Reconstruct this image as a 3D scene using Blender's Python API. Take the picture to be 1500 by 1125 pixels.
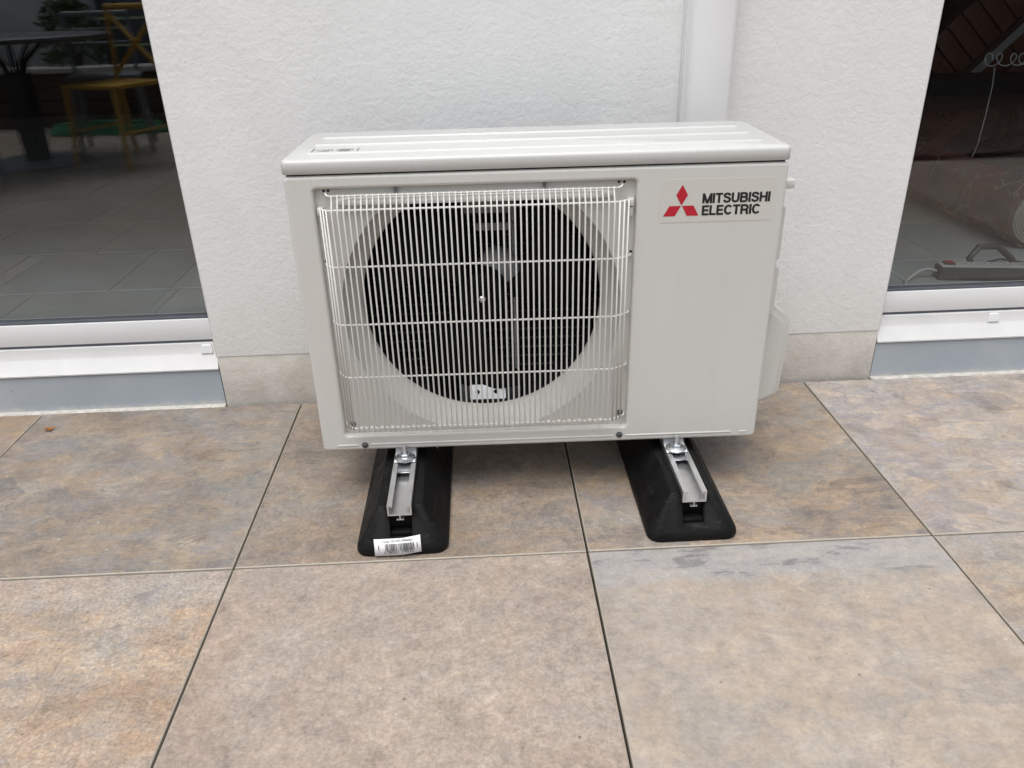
import bpy, bmesh, math, random
from mathutils import Vector, Matrix, Euler
R = math.radians
for o in list(bpy.data.objects):
    bpy.data.objects.remove(o, do_unlink=True)
SC = bpy.context.scene
COL = SC.collection

# ------------------------------------------------------------------ camera
cam = bpy.data.cameras.new('camera'); camo = bpy.data.objects.new('camera', cam); COL.objects.link(camo)
cr, cu, cf = Vector((0.99870096, -0.04483901, -0.02420461)), Vector((0.04167399, 0.44542729, 0.8943477)), Vector((0.02932027, 0.89419461, -0.44671728))
M = Matrix.Identity(4)
for i in range(3):
    M[i][0], M[i][1], M[i][2] = cr[i], cu[i], -cf[i]
M[0][3], M[1][3], M[2][3] = -0.09041, -1.26268, 0.86776
camo.matrix_world = M
cam.sensor_width = 36.0; cam.lens = 27.858; cam.clip_start = 0.02; cam.clip_end = 500
SC.camera = camo

# ------------------------------------------------------------------ sky and sun (bright overcast)
SUN_EL, SUN_AZ = R(72), R(200)      # azimuth clockwise from +Y: light comes from behind the camera
world = bpy.data.worlds.new('World'); SC.world = world; world.use_nodes = True
wn = world.node_tree; wn.nodes.clear()
sky = wn.nodes.new('ShaderNodeTexSky'); sky.sky_type = 'NISHITA'; sky.sun_disc = False
sky.sun_elevation = SUN_EL; sky.sun_rotation = SUN_AZ; sky.dust_density = 4.0; sky.air_density = 1.0
hsv = wn.nodes.new('ShaderNodeHueSaturation'); hsv.inputs['Saturation'].default_value = 0.42
bgn = wn.nodes.new('ShaderNodeBackground'); bgn.inputs['Strength'].default_value = 0.15
wout = wn.nodes.new('ShaderNodeOutputWorld')
wn.links.new(sky.outputs[0], hsv.inputs['Color']); wn.links.new(hsv.outputs[0], bgn.inputs[0]); wn.links.new(bgn.outputs[0], wout.inputs[0])
sl = bpy.data.lights.new('sun', 'SUN'); sl.energy = 1.2; sl.angle = R(48); sl.color = (1.0, 0.985, 0.96)
so = bpy.data.objects.new('sun', sl); COL.objects.link(so)
sd = Vector((math.sin(SUN_AZ) * math.cos(SUN_EL), math.cos(SUN_AZ) * math.cos(SUN_EL), math.sin(SUN_EL)))
so.rotation_euler = (-sd).to_track_quat('-Z', 'Y').to_euler(); so.location = (0, -2, 6)
SC.view_settings.view_transform = 'Standard'; SC.view_settings.look = 'None'
SC.view_settings.exposure = 0.46; SC.view_settings.gamma = 1.0
SC.render.engine = 'CYCLES'
SC.cycles.use_denoising = True
SC.cycles.max_bounces = 7; SC.cycles.diffuse_bounces = 4; SC.cycles.glossy_bounces = 4; SC.cycles.transparent_max_bounces = 12
SC.cycles.caustics_reflective = False; SC.cycles.caustics_refractive = False

# ------------------------------------------------------------------ materials
def nodes(name):
    m = bpy.data.materials.new(name); m.use_nodes = True
    t = m.node_tree; b = t.nodes['Principled BSDF']
    return m, t, b
def N(t, typ, **kw):
    n = t.nodes.new(typ)
    for k, v in kw.items():
        if hasattr(n, k): setattr(n, k, v)
    return n
def noise(t, vec, scale, detail=4, rough=.5, dist=0.0):
    n = N(t, 'ShaderNodeTexNoise'); n.inputs['Scale'].default_value = scale; n.inputs['Detail'].default_value = detail
    n.inputs['Roughness'].default_value = rough; n.inputs['Distortion'].default_value = dist
    if vec is not None: t.links.new(vec, n.inputs['Vector'])
    return n
def ramp(t, fac, stops):
    r = N(t, 'ShaderNodeValToRGB'); e = r.color_ramp.elements
    while len(e) < len(stops): e.new(.5)
    for i, (p, c) in enumerate(stops):
        e[i].position = p; e[i].color = (c[0], c[1], c[2], 1) if hasattr(c, '__len__') else (c, c, c, 1)
    t.links.new(fac, r.inputs[0]); return r
def mixc(t, fac, a, b, mode='MIX'):
    m = N(t, 'ShaderNodeMix', data_type='RGBA', blend_type=mode)
    for s, v in ((0, fac), (6, a), (7, b)):
        if isinstance(v, (int, float)): m.inputs[s].default_value = v
        elif isinstance(v, tuple): m.inputs[s].default_value = (*v, 1)
        else: t.links.new(v, m.inputs[s])
    return m.outputs[2]
def math_(t, op, a, b=None, clamp=False):
    m = N(t, 'ShaderNodeMath', operation=op); m.use_clamp = clamp
    for i, v in enumerate((a, b)):
        if v is None: continue
        if isinstance(v, (int, float)): m.inputs[i].default_value = v
        else: t.links.new(v, m.inputs[i])
    return m.outputs[0]
def bump(t, b, h, strength, dist):
    n = N(t, 'ShaderNodeBump'); n.inputs['Strength'].default_value = strength; n.inputs['Distance'].default_value = dist
    t.links.new(h, n.inputs['Height']); t.links.new(n.outputs[0], b.inputs['Normal'])
def simple(name, col, rough=.5, metal=0.0, var=.08, scale=30, bstr=0.0, bdist=.001, spec=.5, rvar=.1):
    """colour with a little blotchy variation, grain and uneven gloss"""
    m, t, b = nodes(name)
    tc = N(t, 'ShaderNodeTexCoord')
    n1 = noise(t, tc.outputs['Object'], scale, 6, .6)
    lo = tuple(max(0, c * (1 - var)) for c in col); hi = tuple(c * (1 + var) for c in col)
    r = ramp(t, n1.outputs[0], [(.3, lo), (.7, hi)])
    t.links.new(r.outputs[0], b.inputs['Base Color'])
    n2 = noise(t, tc.outputs['Object'], scale * .4, 4, .6)
    rr = ramp(t, n2.outputs[0], [(.3, max(.03, rough - rvar)), (.7, min(1, rough + rvar))])
    t.links.new(rr.outputs[0], b.inputs['Roughness'])
    b.inputs['Metallic'].default_value = metal; b.inputs['Specular IOR Level'].default_value = spec
    if bstr > 0:
        n3 = noise(t, tc.outputs['Object'], scale * 6, 4, .6); bump(t, b, n3.outputs[0], bstr, bdist)
    return m

MAT = {}
def enamel(name, col, rough):
    m, t, b = nodes(name); tc = N(t, 'ShaderNodeTexCoord'); v = tc.outputs['Object']
    sep = N(t, 'ShaderNodeSeparateXYZ'); t.links.new(v, sep.inputs[0])
    mp = N(t, 'ShaderNodeMapping'); mp.inputs['Scale'].default_value = (9, 9, 1.2); t.links.new(v, mp.inputs[0])
    cl = noise(t, v, 5, 6, .62); ru = noise(t, mp.outputs[0], 3, 5, .6); sp = noise(t, v, 150, 2, .5)
    f = ramp(t, cl.outputs[0], [(.3, .965), (.7, 1.0)]); c = mixc(t, 1.0, col, f.outputs[0], 'MULTIPLY')
    f = ramp(t, ru.outputs[0], [(.56, 0.0), (.72, .10)]); c = mixc(t, f.outputs[0], c, (.42, .40, .36))
    f = ramp(t, sp.outputs[0], [(.79, 0.0), (.82, .35)]); c = mixc(t, f.outputs[0], c, (.30, .28, .25))
    t.links.new(c, b.inputs['Base Color'])
    rr = ramp(t, ru.outputs[0], [(.3, rough - .07), (.7, rough + .10)]); t.links.new(rr.outputs[0], b.inputs['Roughness'])
    bump(t, b, noise(t, v, 4.5, 2, .5).outputs[0], .22, .006)
    return m
MAT['ivory'] = enamel('ivory_enamel', (.590, .588, .555), .33)
MAT['ivory_matte'] = simple('ivory_plastic', (.560, .555, .520), .5, var=.02, scale=8, rvar=.05)
MAT['lid'] = simple('lid_enamel', (.545, .55, .535), .26, var=.012, scale=5, rvar=.04)
MAT['wire'] = simple('coated_wire', (.68, .68, .65), .4, var=.03, scale=20)
MAT['black_fan'] = simple('fan_plastic', (.0025, .0025, .003), .55, var=.2, scale=20, spec=.12)
MAT['chamber'] = simple('chamber_black', (.006, .006, .0065), .8, var=.3, scale=15)
MAT['fin'] = simple('coil_fin', (.006, .0065, .007), .7, var=.3, scale=25, spec=.2)
MAT['zinc'] = simple('galvanised_steel', (.62, .65, .68), .28, metal=.9, var=.15, scale=60, rvar=.12)
MAT['zinc_skylit'] = simple('skylit_zinc', (.86, .89, .91), .35, metal=.1, var=.1, scale=60)  # pale, barely metallic copy of the zinc; reflected sky painted into its colour
MAT['coil_tube'] = simple('coil_tube', (.035, .037, .04), .5, var=.2)
MAT['bracket'] = simple('bracket_steel', (.30, .31, .31), .5, var=.15, scale=30)
MAT['zinc_dark'] = simple('dull_steel', (.14, .15, .155), .45, metal=.6, var=.25, scale=40)
MAT['alu'] = simple('aluminium', (.70, .70, .70), .36, metal=.85, var=.08, scale=50, rvar=.12)
MAT['hole'] = simple('dark_hole', (.006, .006, .006), .8, var=.1)
MAT['gap'] = simple('gap_shade_black', (.012, .012, .012), .8, var=.2)
MAT['red'] = simple('emblem_red', (.46, .012, .028), .4, var=.03)
MAT['ink'] = simple('black_print', (.012, .012, .013), .45, var=.05)
MAT['greyink'] = simple('grey_print', (.05, .052, .055), .6, var=.1)
MAT['sticker'] = simple('sticker_film', (.572, .572, .525), .42, var=.01)
MAT['paper'] = simple('label_paper', (.74, .74, .75), .55, var=.04, scale=40)
MAT['pvc'] = simple('white_pvc', (.72, .73, .735), .35, var=.015, scale=6)
MAT['pvc_sill'] = simple('weathered_pvc', (.64, .645, .64), .45, var=.05, scale=14)
MAT['duct'] = simple('duct_pvc', (.755, .755, .745), .42, var=.015, scale=4)
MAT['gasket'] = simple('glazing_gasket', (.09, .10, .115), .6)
MAT['mortar'] = simple('mortar', (.52, .50, .46), .9, var=.25, scale=60, bstr=.4, bdist=.002)
MAT['grout'] = simple('joint_bed', (.02, .017, .014), .95, var=.4, scale=80)
MAT['arris'] = simple('tile_arris', (.40, .36, .30), .7, var=.12, scale=40)
MAT['leaf_dry'] = simple('dry_leaf', (.30, .12, .03), .8, var=.3, scale=200)

def rubber():
    m, t, b = nodes('recycled_rubber')
    tc = N(t, 'ShaderNodeTexCoord')
    n1 = noise(t, tc.outputs['Object'], 18, 8, .65, .5); n2 = noise(t, tc.outputs['Object'], 160, 5, .7)
    mp = N(t, 'ShaderNodeMapping'); mp.inputs['Scale'].default_value = (30, 5, 60); t.links.new(tc.outputs['Object'], mp.inputs[0])
    n3 = noise(t, mp.outputs[0], 3, 5, .6, 1.0)
    c = ramp(t, n1.outputs[0], [(.35, (.003, .003, .0032)), (.75, (.008, .0078, .0076))])
    dust = ramp(t, n3.outputs[0], [(.60, 0.0), (.78, .5)])
    cc = mixc(t, dust.outputs[0], c.outputs[0], (.07, .065, .06))
    t.links.new(cc, b.inputs['Base Color'])
    rr = ramp(t, n1.outputs[0], [(.3, .38), (.7, .75)]); t.links.new(rr.outputs[0], b.inputs['Roughness'])
    b.inputs['Specular IOR Level'].default_value = .2
    h = math_(t, 'ADD', math_(t, 'MULTIPLY', n2.outputs[0], .35), n1.outputs[0]); bump(t, b, h, .5, .003)
    return m
MAT['rubber'] = rubber()

def plaster(name, col, col2, dirt=0.0, coarse=1.0, strength=.45):
    m, t, b = nodes(name)
    tc = N(t, 'ShaderNodeTexCoord'); v = tc.outputs['Object']
    big = noise(t, v, 1.6, 4, .6); mid = noise(t, v, 7, 6, .62); fine = noise(t, v, 120 * coarse, 3, .6, .5); lump = noise(t, v, 55 * coarse, 2, .5, .3)
    c = ramp(t, big.outputs[0], [(.3, col2), (.7, col)])
    c2 = ramp(t, mid.outputs[0], [(.3, .94), (.7, 1.0)])
    cc = mixc(t, 1.0, c.outputs[0], c2.outputs[0], 'MULTIPLY')
    sep = N(t, 'ShaderNodeSeparateXYZ'); t.links.new(v, sep.inputs[0])
    # splashed dirt that thins out upwards from the ground
    hgt = ramp(t, math_(t, 'ADD', sep.outputs[2], math_(t, 'MULTIPLY', math_(t, 'SUBTRACT', mid.outputs[0], .5), .22)), [(.06, .30), (.30, 0.0)])
    cc = mixc(t, hgt.outputs[0], cc, (.50, .465, .40))
    if dirt > 0:
        st = noise(t, v, 7, 8, .74, .4); sm = ramp(t, st.outputs[0], [(.40, 0.0), (.66, dirt)])
        cc = mixc(t, sm.outputs[0], cc, (.34, .315, .27))
    sp = noise(t, v, 90, 2, .5); spm = ramp(t, sp.outputs[0], [(.76, 0.0), (.80, .4)])
    cc = mixc(t, spm.outputs[0], cc, (.40, .38, .35))
    t.links.new(cc, b.inputs['Base Color']); b.inputs['Roughness'].default_value = .9; b.inputs['Specular IOR Level'].default_value = .2
    h = math_(t, 'ADD', math_(t, 'MULTIPLY', fine.outputs[0], .6), math_(t, 'MULTIPLY', lump.outputs[0], math_(t, 'MULTIPLY', big.outputs[0], 1.3)))
    bump(t, b, h, strength, .0030)
    return m
MAT['plaster'] = plaster('white_roughcast', (.785, .79, .775), (.755, .762, .748))
MAT['plinth'] = plaster('plinth_render', (.66, .645, .605), (.60, .58, .535), .55, .8, .6)

def slate_tile():
    """slate look porcelain; every tile carries its own tone, seed and stain amounts as properties"""
    m, t, b = nodes('slate_porcelain')
    tc = N(t, 'ShaderNodeTexCoord')
    def att(n): a = N(t, 'ShaderNodeAttribute', attribute_type='OBJECT'); a.attribute_name = n; return a
    seed = att('seed')
    va = N(t, 'ShaderNodeVectorMath', operation='ADD'); t.links.new(tc.outputs['Object'], va.inputs[0]); t.links.new(seed.outputs['Vector'], va.inputs[1])
    v = va.outputs[0]
    tone_a, tone_b = att('tone_a').outputs['Color'], att('tone_b').outputs['Color']
    flake, grain = att('flake').outputs['Fac'], att('grain').outputs['Fac']
    big = noise(t, v, 3.0, 5, .6, .9); mid = noise(t, v, 16, 11, .76, .25); fine = noise(t, v, 190, 3, .7)
    mp = N(t, 'ShaderNodeMapping'); mp.inputs['Scale'].default_value = (1.0, 2.6, 1.0); mp.inputs['Rotation'].default_value = (0, 0, .22); t.links.new(v, mp.inputs[0])
    layer = noise(t, mp.outputs[0], 6.0, 12, .68, .5)
    f1 = ramp(t, big.outputs[0], [(.36, 0.0), (.64, 1.0)])
    c = mixc(t, f1.outputs[0], tone_a, tone_b)
    f2 = ramp(t, mid.outputs[0], [(.26, .52), (.40, .90), (.50, 1.0), (.59, 1.07), (.74, 1.34)])
    c = mixc(t, 1.0, c, f2.outputs[0], 'MULTIPLY')
    # thin split layers with crisp edges: warm, grey, pale and mauve leaves of stone
    lf = ramp(t, layer.outputs[0], [(.27, (.62, .61, .60)), (.385, (.80, .78, .76)), (.395, (1.04, .97, .88)), (.455, (1.08, 1.02, .93)), (.463, (.84, .85, .875)), (.515, (.98, .97, .98)), (.521, (1.16, 1.09, .99)), (.58, (.99, .92, .84)), (.588, (.90, .885, .91)), (.70, (1.24, 1.20, 1.15))])
    c = mixc(t, flake, c, mixc(t, 1.0, c, lf.outputs[0], 'MULTIPLY'))
    wv = N(t, 'ShaderNodeVectorMath', operation='MULTIPLY_ADD'); t.links.new(noise(t, v, 22, 8, .70).outputs['Color'], wv.inputs[0]); wv.inputs[1].default_value = (.12, .09, 0); t.links.new(v, wv.inputs[2])
    for sc_v, amt in ((11, .85), (30, .7)):
        vq = N(t, 'ShaderNodeTexVoronoi'); vq.inputs['Scale'].default_value = sc_v; t.links.new(wv.outputs[0], vq.inputs['Vector'])
        sx = N(t, 'ShaderNodeSeparateColor'); t.links.new(vq.outputs['Color'], sx.inputs[0])
        lv = ramp(t, sx.outputs[0], [(0.0, (.76, .76, .78)), (.25, (.93, .91, .93)), (.45, (.92, .97, 1.0)), (.62, (1.06, 1.0, .90)), (.8, (1.0, .93, .86)), (1.0, (1.17, 1.14, 1.10))])
        c = mixc(t, math_(t, 'MULTIPLY', flake, amt), c, mixc(t, 1.0, c, lv.outputs[0], 'MULTIPLY'))
    bt = noise(t, v, 13, 10, .72, .2); btf = ramp(t, bt.outputs[0], [(.62, 0.0), (.66, .55)])
    c = mixc(t, math_(t, 'MULTIPLY', btf.outputs[0], flake), c, (.135, .125, .12))
    # dark seams that follow the layers here and there
    ab = math_(t, 'ABSOLUTE', math_(t, 'SUBTRACT', layer.outputs[0], .497))
    sm = ramp(t, ab, [(.0, 1.0), (.011, 0.0)]); gate = ramp(t, big.outputs[0], [(.50, 0.0), (.60, 1.0)])
    c = mixc(t, math_(t, 'MULTIPLY', math_(t, 'MULTIPLY', math_(t, 'MULTIPLY', sm.outputs[0], gate.outputs[0]), flake), .55), c, (.13, .11, .095))
    # rust
    om = noise(t, v, 2.6, 12, .76, .4)
    of = ramp(t, om.outputs[0], [(.47, 0.0), (.53, .55), (.64, 1.0)])
    c = mixc(t, math_(t, 'MULTIPLY', of.outputs[0], att('rust').outputs['Fac']), c, (.385, .245, .145))
    # blue grey slate clouds
    bm_ = noise(t, mp.outputs[0], 3.2, 8, .68, .6)
    bf = ramp(t, bm_.outputs[0], [(.53, 0.0), (.62, 1.0)])
    c = mixc(t, math_(t, 'MULTIPLY', bf.outputs[0], att('blue').outputs['Fac']), c, (.250, .252, .254))
    # a slate band along the far edge of some tiles
    sep = N(t, 'ShaderNodeSeparateXYZ'); t.links.new(tc.outputs['Object'], sep.inputs[0])
    yb = math_(t, 'ADD', sep.outputs[1], math_(t, 'MULTIPLY', math_(t, 'SUBTRACT', mid.outputs[0], .5), .12))
    band = ramp(t, yb, [(.205, 0.0), (.226, 1.0)])
    mp2 = N(t, 'ShaderNodeMapping'); mp2.inputs['Scale'].default_value = (4.5, 15, 4); t.links.new(v, mp2.inputs[0])
    bn = noise(t, mp2.outputs[0], 1.6, 7, .62, .5)
    bl2 = ramp(t, bn.outputs[0], [(.36, (.135, .145, .16)), (.415, (.17, .18, .195)), (.425, (.29, .29, .295)), (.55, (.345, .335, .325)), (.70, (.37, .345, .32))])
    c = mixc(t, math_(t, 'MULTIPLY', band.outputs[0], att('band').outputs['Fac']), c, bl2.outputs[0])
    spk = noise(t, v, 55, 6, .78); fs = ramp(t, spk.outputs[0], [(.32, .70), (.46, .96), (.54, 1.04), (.68, 1.28)])
    c = mixc(t, math_(t, 'ADD', math_(t, 'MULTIPLY', grain, .75), .22), c, mixc(t, 1.0, c, fs.outputs[0], 'MULTIPLY'))
    # grain
    f4 = ramp(t, fine.outputs[0], [(.30, .62), (.5, 1.0), (.70, 1.36)])
    c = mixc(t, grain, c, mixc(t, 1.0, c, f4.outputs[0], 'MULTIPLY'))
    # slanting scuffs, dark pits and pale specks
    mp3 = N(t, 'ShaderNodeMapping'); mp3.inputs['Scale'].default_value = (46, 15, 30); mp3.inputs['Rotation'].default_value = (0, 0, .5); t.links.new(v, mp3.inputs[0])
    sc = noise(t, mp3.outputs[0], 1.0, 3, .55, .4); sf = ramp(t, sc.outputs[0], [(.70, 0.0), (.76, .42)])
    c = mixc(t, sf.outputs[0], c, (.15, .125, .105))
    vo = N(t, 'ShaderNodeTexVoronoi'); vo.inputs['Scale'].default_value = 26; t.links.new(v, vo.inputs['Vector'])
    pk = math_(t, 'MULTIPLY', ramp(t, vo.outputs['Distance'], [(.035, .8), (.075, 0.0)]).outputs[0], ramp(t, mid.outputs[0], [(.50, 0.0), (.56, 1.0)]).outputs[0])
    c = mixc(t, pk, c, (.07, .058, .05))
    vo2 = N(t, 'ShaderNodeTexVoronoi'); vo2.inputs['Scale'].default_value = 17; t.links.new(va.outputs[0], vo2.inputs['Vector'])
    c = mixc(t, ramp(t, vo2.outputs['Distance'], [(.02, .5), (.05, 0.0)]).outputs[0], c, (.62, .59, .55))
    t.links.new(c, b.inputs['Base Color'])
    rr = ramp(t, mid.outputs[0], [(.3, .44), (.7, .62)]); t.links.new(rr.outputs[0], b.inputs['Roughness'])
    h = math_(t, 'ADD', math_(t, 'MULTIPLY', fine.outputs[0], .30), layer.outputs[0])
    bump(t, b, h, .35, .004)
    return m
MAT['slate'] = slate_tile()

def zinc_sheet():
    m, t, b = nodes('blue_grey_flashing')
    tc = N(t, 'ShaderNodeTexCoord'); v = tc.outputs['Object']
    n1 = noise(t, v, 4, 6, .6, .4); n2 = noise(t, v, 40, 5, .6); n3 = noise(t, v, 70, 2, .5)
    c = ramp(t, n1.outputs[0], [(.3, (.315, .36, .40)), (.7, (.40, .445, .485))])
    d = ramp(t, n3.outputs[0], [(.755, 0.0), (.785, .75)])
    cc = mixc(t, d.outputs[0], c.outputs[0], (.06, .055, .05))
    sep = N(t, 'ShaderNodeSeparateXYZ'); t.links.new(v, sep.inputs[0])
    zz = math_(t, 'SUBTRACT', math_(t, 'ADD', sep.outputs[2], .02), math_(t, 'MULTIPLY', n2.outputs[0], .038))
    foot = ramp(t, zz, [(.0, .8), (.012, 0.0)])
    cc = mixc(t, foot.outputs[0], cc, (.52, .51, .47))
    t.links.new(cc, b.inputs['Base Color'])
    rr = ramp(t, n2.outputs[0], [(.3, .42), (.7, .6)]); t.links.new(rr.outputs[0], b.inputs['Roughness'])
    bump(t, b, n1.outputs[0], .2, .004)
    return m
MAT['flashing'] = zinc_sheet()

def glass():
    m = bpy.data.materials.new('double_glazing'); m.use_nodes = True; t = m.node_tree; t.nodes.clear()
    o = N(t, 'ShaderNodeOutputMaterial'); mx = N(t, 'ShaderNodeMixShader'); tr = N(t, 'ShaderNodeBsdfTransparent'); gl = N(t, 'ShaderNodeBsdfGlossy')
    tr.inputs[0].default_value = (.92, .94, .935, 1); gl.inputs['Roughness'].default_value = 0.0; gl.inputs[0].default_value = (.95, .97, 1, 1)
    ge = N(t, 'ShaderNodeNewGeometry'); dt = N(t, 'ShaderNodeVectorMath', operation='DOT_PRODUCT')
    t.links.new(ge.outputs['Incoming'], dt.inputs[0]); t.links.new(ge.outputs['Normal'], dt.inputs[1])
    c1 = math_(t, 'SUBTRACT', 1.0, math_(t, 'ABSOLUTE', dt.outputs['Value']), True)
    f = math_(t, 'ADD', math_(t, 'MULTIPLY', math_(t, 'POWER', c1, 5.0), .93), .070, True)
    t.links.new(f, mx.inputs[0]); t.links.new(tr.outputs[0], mx.inputs[1]); t.links.new(gl.outputs[0], mx.inputs[2]); t.links.new(mx.outputs[0], o.inputs[0])
    return m
MAT['glass'] = glass()

def wood(name, a, b_, rough=.5, axis=(1, 12, 12)):
    m, t, b = nodes(name)
    tc = N(t, 'ShaderNodeTexCoord'); mp = N(t, 'ShaderNodeMapping'); mp.inputs['Scale'].default_value = axis; t.links.new(tc.outputs['Object'], mp.inputs[0])
    n = noise(t, mp.outputs[0], 5, 8, .6, .6); r = ramp(t, n.outputs[0], [(.3, a), (.7, b_)])
    t.links.new(r.outputs[0], b.inputs['Base Color']); b.inputs['Roughness'].default_value = rough; bump(t, b, n.outputs[0], .2, .002)
    return m
MAT['wood_dark'] = wood('dark_stained_wood', (.035, .016, .009), (.075, .033, .016))
MAT['wood_red'] = wood('reddish_wood', (.10, .035, .02), (.19, .075, .045), .45, (12, 1, 12))
MAT['wood_fence'] = wood('grey_fence_board', (.12, .135, .16), (.20, .215, .24), .8)
MAT['yellow'] = simple('yellow_paint', (.46, .27, .03), .4, var=.06)
MAT['green_hose'] = simple('green_hose', (.012, .20, .065), .35, var=.1)
MAT['stone'] = simple('coping_stone', (.48, .47, .44), .8, var=.12, scale=20, bstr=.2)
MAT['black_metal'] = simple('black_metal', (.010, .010, .011), .45, var=.2)
MAT['grey_metal'] = simple('grey_painted_metal', (.17, .18, .20), .45, var=.1)
MAT['table_top'] = simple('table_laminate', (.09, .092, .10), .35, var=.1)
MAT['room_wall'] = simple('room_paint', (.20, .195, .19), .9, var=.04, scale=3)
MAT['room_dark'] = simple('room_back_shade', (.05, .046, .043), .9, var=.08, scale=3)  # back wall colour darkened to paint in the dimness of the deep room
MAT['ceiling'] = simple('ceiling_paint', (.35, .35, .345), .9, var=.02, scale=3)
MAT['room_tile'] = simple('room_tile_grey', (.33, .35, .352), .42, var=.10, scale=5, rvar=.08)
MAT['room_grout'] = simple('room_grout', (.40, .40, .395), .9, var=.1)
MAT['grey_pl'] = simple('grey_plastic', (.42, .42, .41), .45, var=.05)
MAT['dark_pl'] = simple('dark_plastic', (.045, .047, .05), .5, var=.1)
MAT['red_pl'] = simple('switch_red', (.35, .02, .025), .35)
MAT['white_cord'] = simple('white_cord', (.45, .45, .44), .5)
MAT['red_cord'] = simple('red_cord', (.28, .02, .02), .5)
MAT['upholstery'] = simple('black_upholstery', (.016, .017, .02), .85, var=.2, scale=80, bstr=.3)
MAT['grass'] = simple('lawn', (.05, .085, .025), .9, var=.4, scale=30, bstr=.5, bdist=.02)
def leafmat():
    m, t, b = nodes('leaf_green'); oi = N(t, 'ShaderNodeTexCoord'); n = noise(t, oi.outputs['Object'], 14, 4, .6)
    r = ramp(t, n.outputs[0], [(.3, (.022, .05, .012)), (.7, (.075, .12, .03))]); t.links.new(r.outputs[0], b.inputs['Base Color']); b.inputs['Roughness'].default_value = .6
    return m
MAT['leaf'] = leafmat()
def carpet():
    m, t, b = nodes('patterned_carpet'); tc = N(t, 'ShaderNodeTexCoord'); v = tc.outputs['Object']
    d = noise(t, v, 5, 3, .5)
    ad = N(t, 'ShaderNodeVectorMath', operation='MULTIPLY_ADD'); t.links.new(d.outputs['Color'], ad.inputs[0]); ad.inputs[1].default_value = (.16, .16, .16); t.links.new(v, ad.inputs[2])
    vo = N(t, 'ShaderNodeTexVoronoi', feature='DISTANCE_TO_EDGE'); vo.inputs['Scale'].default_value = 13; t.links.new(ad.outputs[0], vo.inputs['Vector'])
    n = noise(t, v, 6, 3, .5); base = ramp(t, n.outputs[0], [(.42, (.045, .028, .028)), (.58, (.13, .035, .035))])
    ln = ramp(t, vo.outputs['Distance'], [(.02, .8), (.055, 0.0)])
    brk = ramp(t, noise(t, v, 9, 4, .6).outputs[0], [(.47, 0.0), (.53, 1.0)])
    cc = mixc(t, math_(t, 'MULTIPLY', ln.outputs[0], brk.outputs[0]), base.outputs[0], (.24, .21, .18)); t.links.new(cc, b.inputs['Base Color']); b.inputs['Roughness'].default_value = .95
    return m
MAT['carpet'] = carpet()
MAT['carpet_back'] = simple('carpet_backing', (.26, .25, .24), .95, var=.12, scale=90, bstr=.3)

# ------------------------------------------------------------------ mesh helpers
def link(name, me, mat, parent=None, loc=(0, 0, 0), rot=(0, 0, 0), sharp=35):
    if sharp is not None and len(me.polygons):
        me.polygons.foreach_set('use_smooth', [True] * len(me.polygons))
        me.set_sharp_from_angle(angle=R(sharp))
    if mat is not None and not me.materials: me.materials.append(MAT[mat])
    o = bpy.data.objects.new(name, me); COL.objects.link(o)
    o.location = loc; o.rotation_euler = rot
    if parent is not None: o.parent = parent
    return o
def mesh(name, bm):
    bmesh.ops.recalc_face_normals(bm, faces=bm.faces[:])
    me = bpy.data.meshes.new(name); bm.to_mesh(me); bm.free(); return me
def box(name, x0, x1, y0, y1, z0, z1, mat, parent=None, bev=0.0, seg=2, loc=(0, 0, 0), rot=(0, 0, 0)):
    bm = bmesh.new(); add_box(bm, x0, x1, y0, y1, z0, z1)
    if bev > 0: bmesh.ops.bevel(bm, geom=bm.edges[:], offset=bev, segments=seg, affect='EDGES', profile=.5)
    return link(name, mesh(name, bm), mat, parent, loc, rot)
def add_box(bm, x0, x1, y0, y1, z0, z1):
    v = [bm.verts.new(p) for p in ((x0, y0, z0), (x1, y0, z0), (x1, y1, z0), (x0, y1, z0), (x0, y0, z1), (x1, y0, z1), (x1, y1, z1), (x0, y1, z1))]
    for f in ((3, 2, 1, 0), (4, 5, 6, 7), (0, 1, 5, 4), (1, 2, 6, 5), (2, 3, 7, 6), (3, 0, 4, 7)): bm.faces.new([v[i] for i in f])
def add_tube(bm, pts, r, seg=8, cap=True, closed=False):
    pts = [Vector(p) for p in pts]; n = len(pts); rings = []; up = None
    rad = r if hasattr(r, '__len__') else [r] * n
    for i, p in enumerate(pts):
        if closed: d = (pts[(i + 1) % n] - pts[i - 1]).normalized()
        else: d = ((pts[min(i + 1, n - 1)] - p).normalized() + (p - pts[max(i - 1, 0)]).normalized()).normalized()
        if up is None: up = Vector((0, 0, 1)) if abs(d.z) < .9 else Vector((1, 0, 0))
        s = d.cross(up).normalized(); up = s.cross(d).normalized()
        rings.append([bm.verts.new(p + (s * math.cos(a) + up * math.sin(a)) * rad[i]) for a in [2 * math.pi * k / seg for k in range(seg)]])
    for i in range(n if closed else n - 1):
        a, b = rings[i], rings[(i + 1) % n]
        for k in range(seg): bm.faces.new((a[k], a[(k + 1) % seg], b[(k + 1) % seg], b[k]))
    if cap and not closed: bm.faces.new(rings[0][::-1]); bm.faces.new(rings[-1])
def tube(name, pts, r, mat, parent=None, seg=8, closed=False, loc=(0, 0, 0), rot=(0, 0, 0)):
    bm = bmesh.new(); add_tube(bm, pts, r, seg, True, closed); return link(name, mesh(name, bm), mat, parent, loc, rot, 60)
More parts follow.
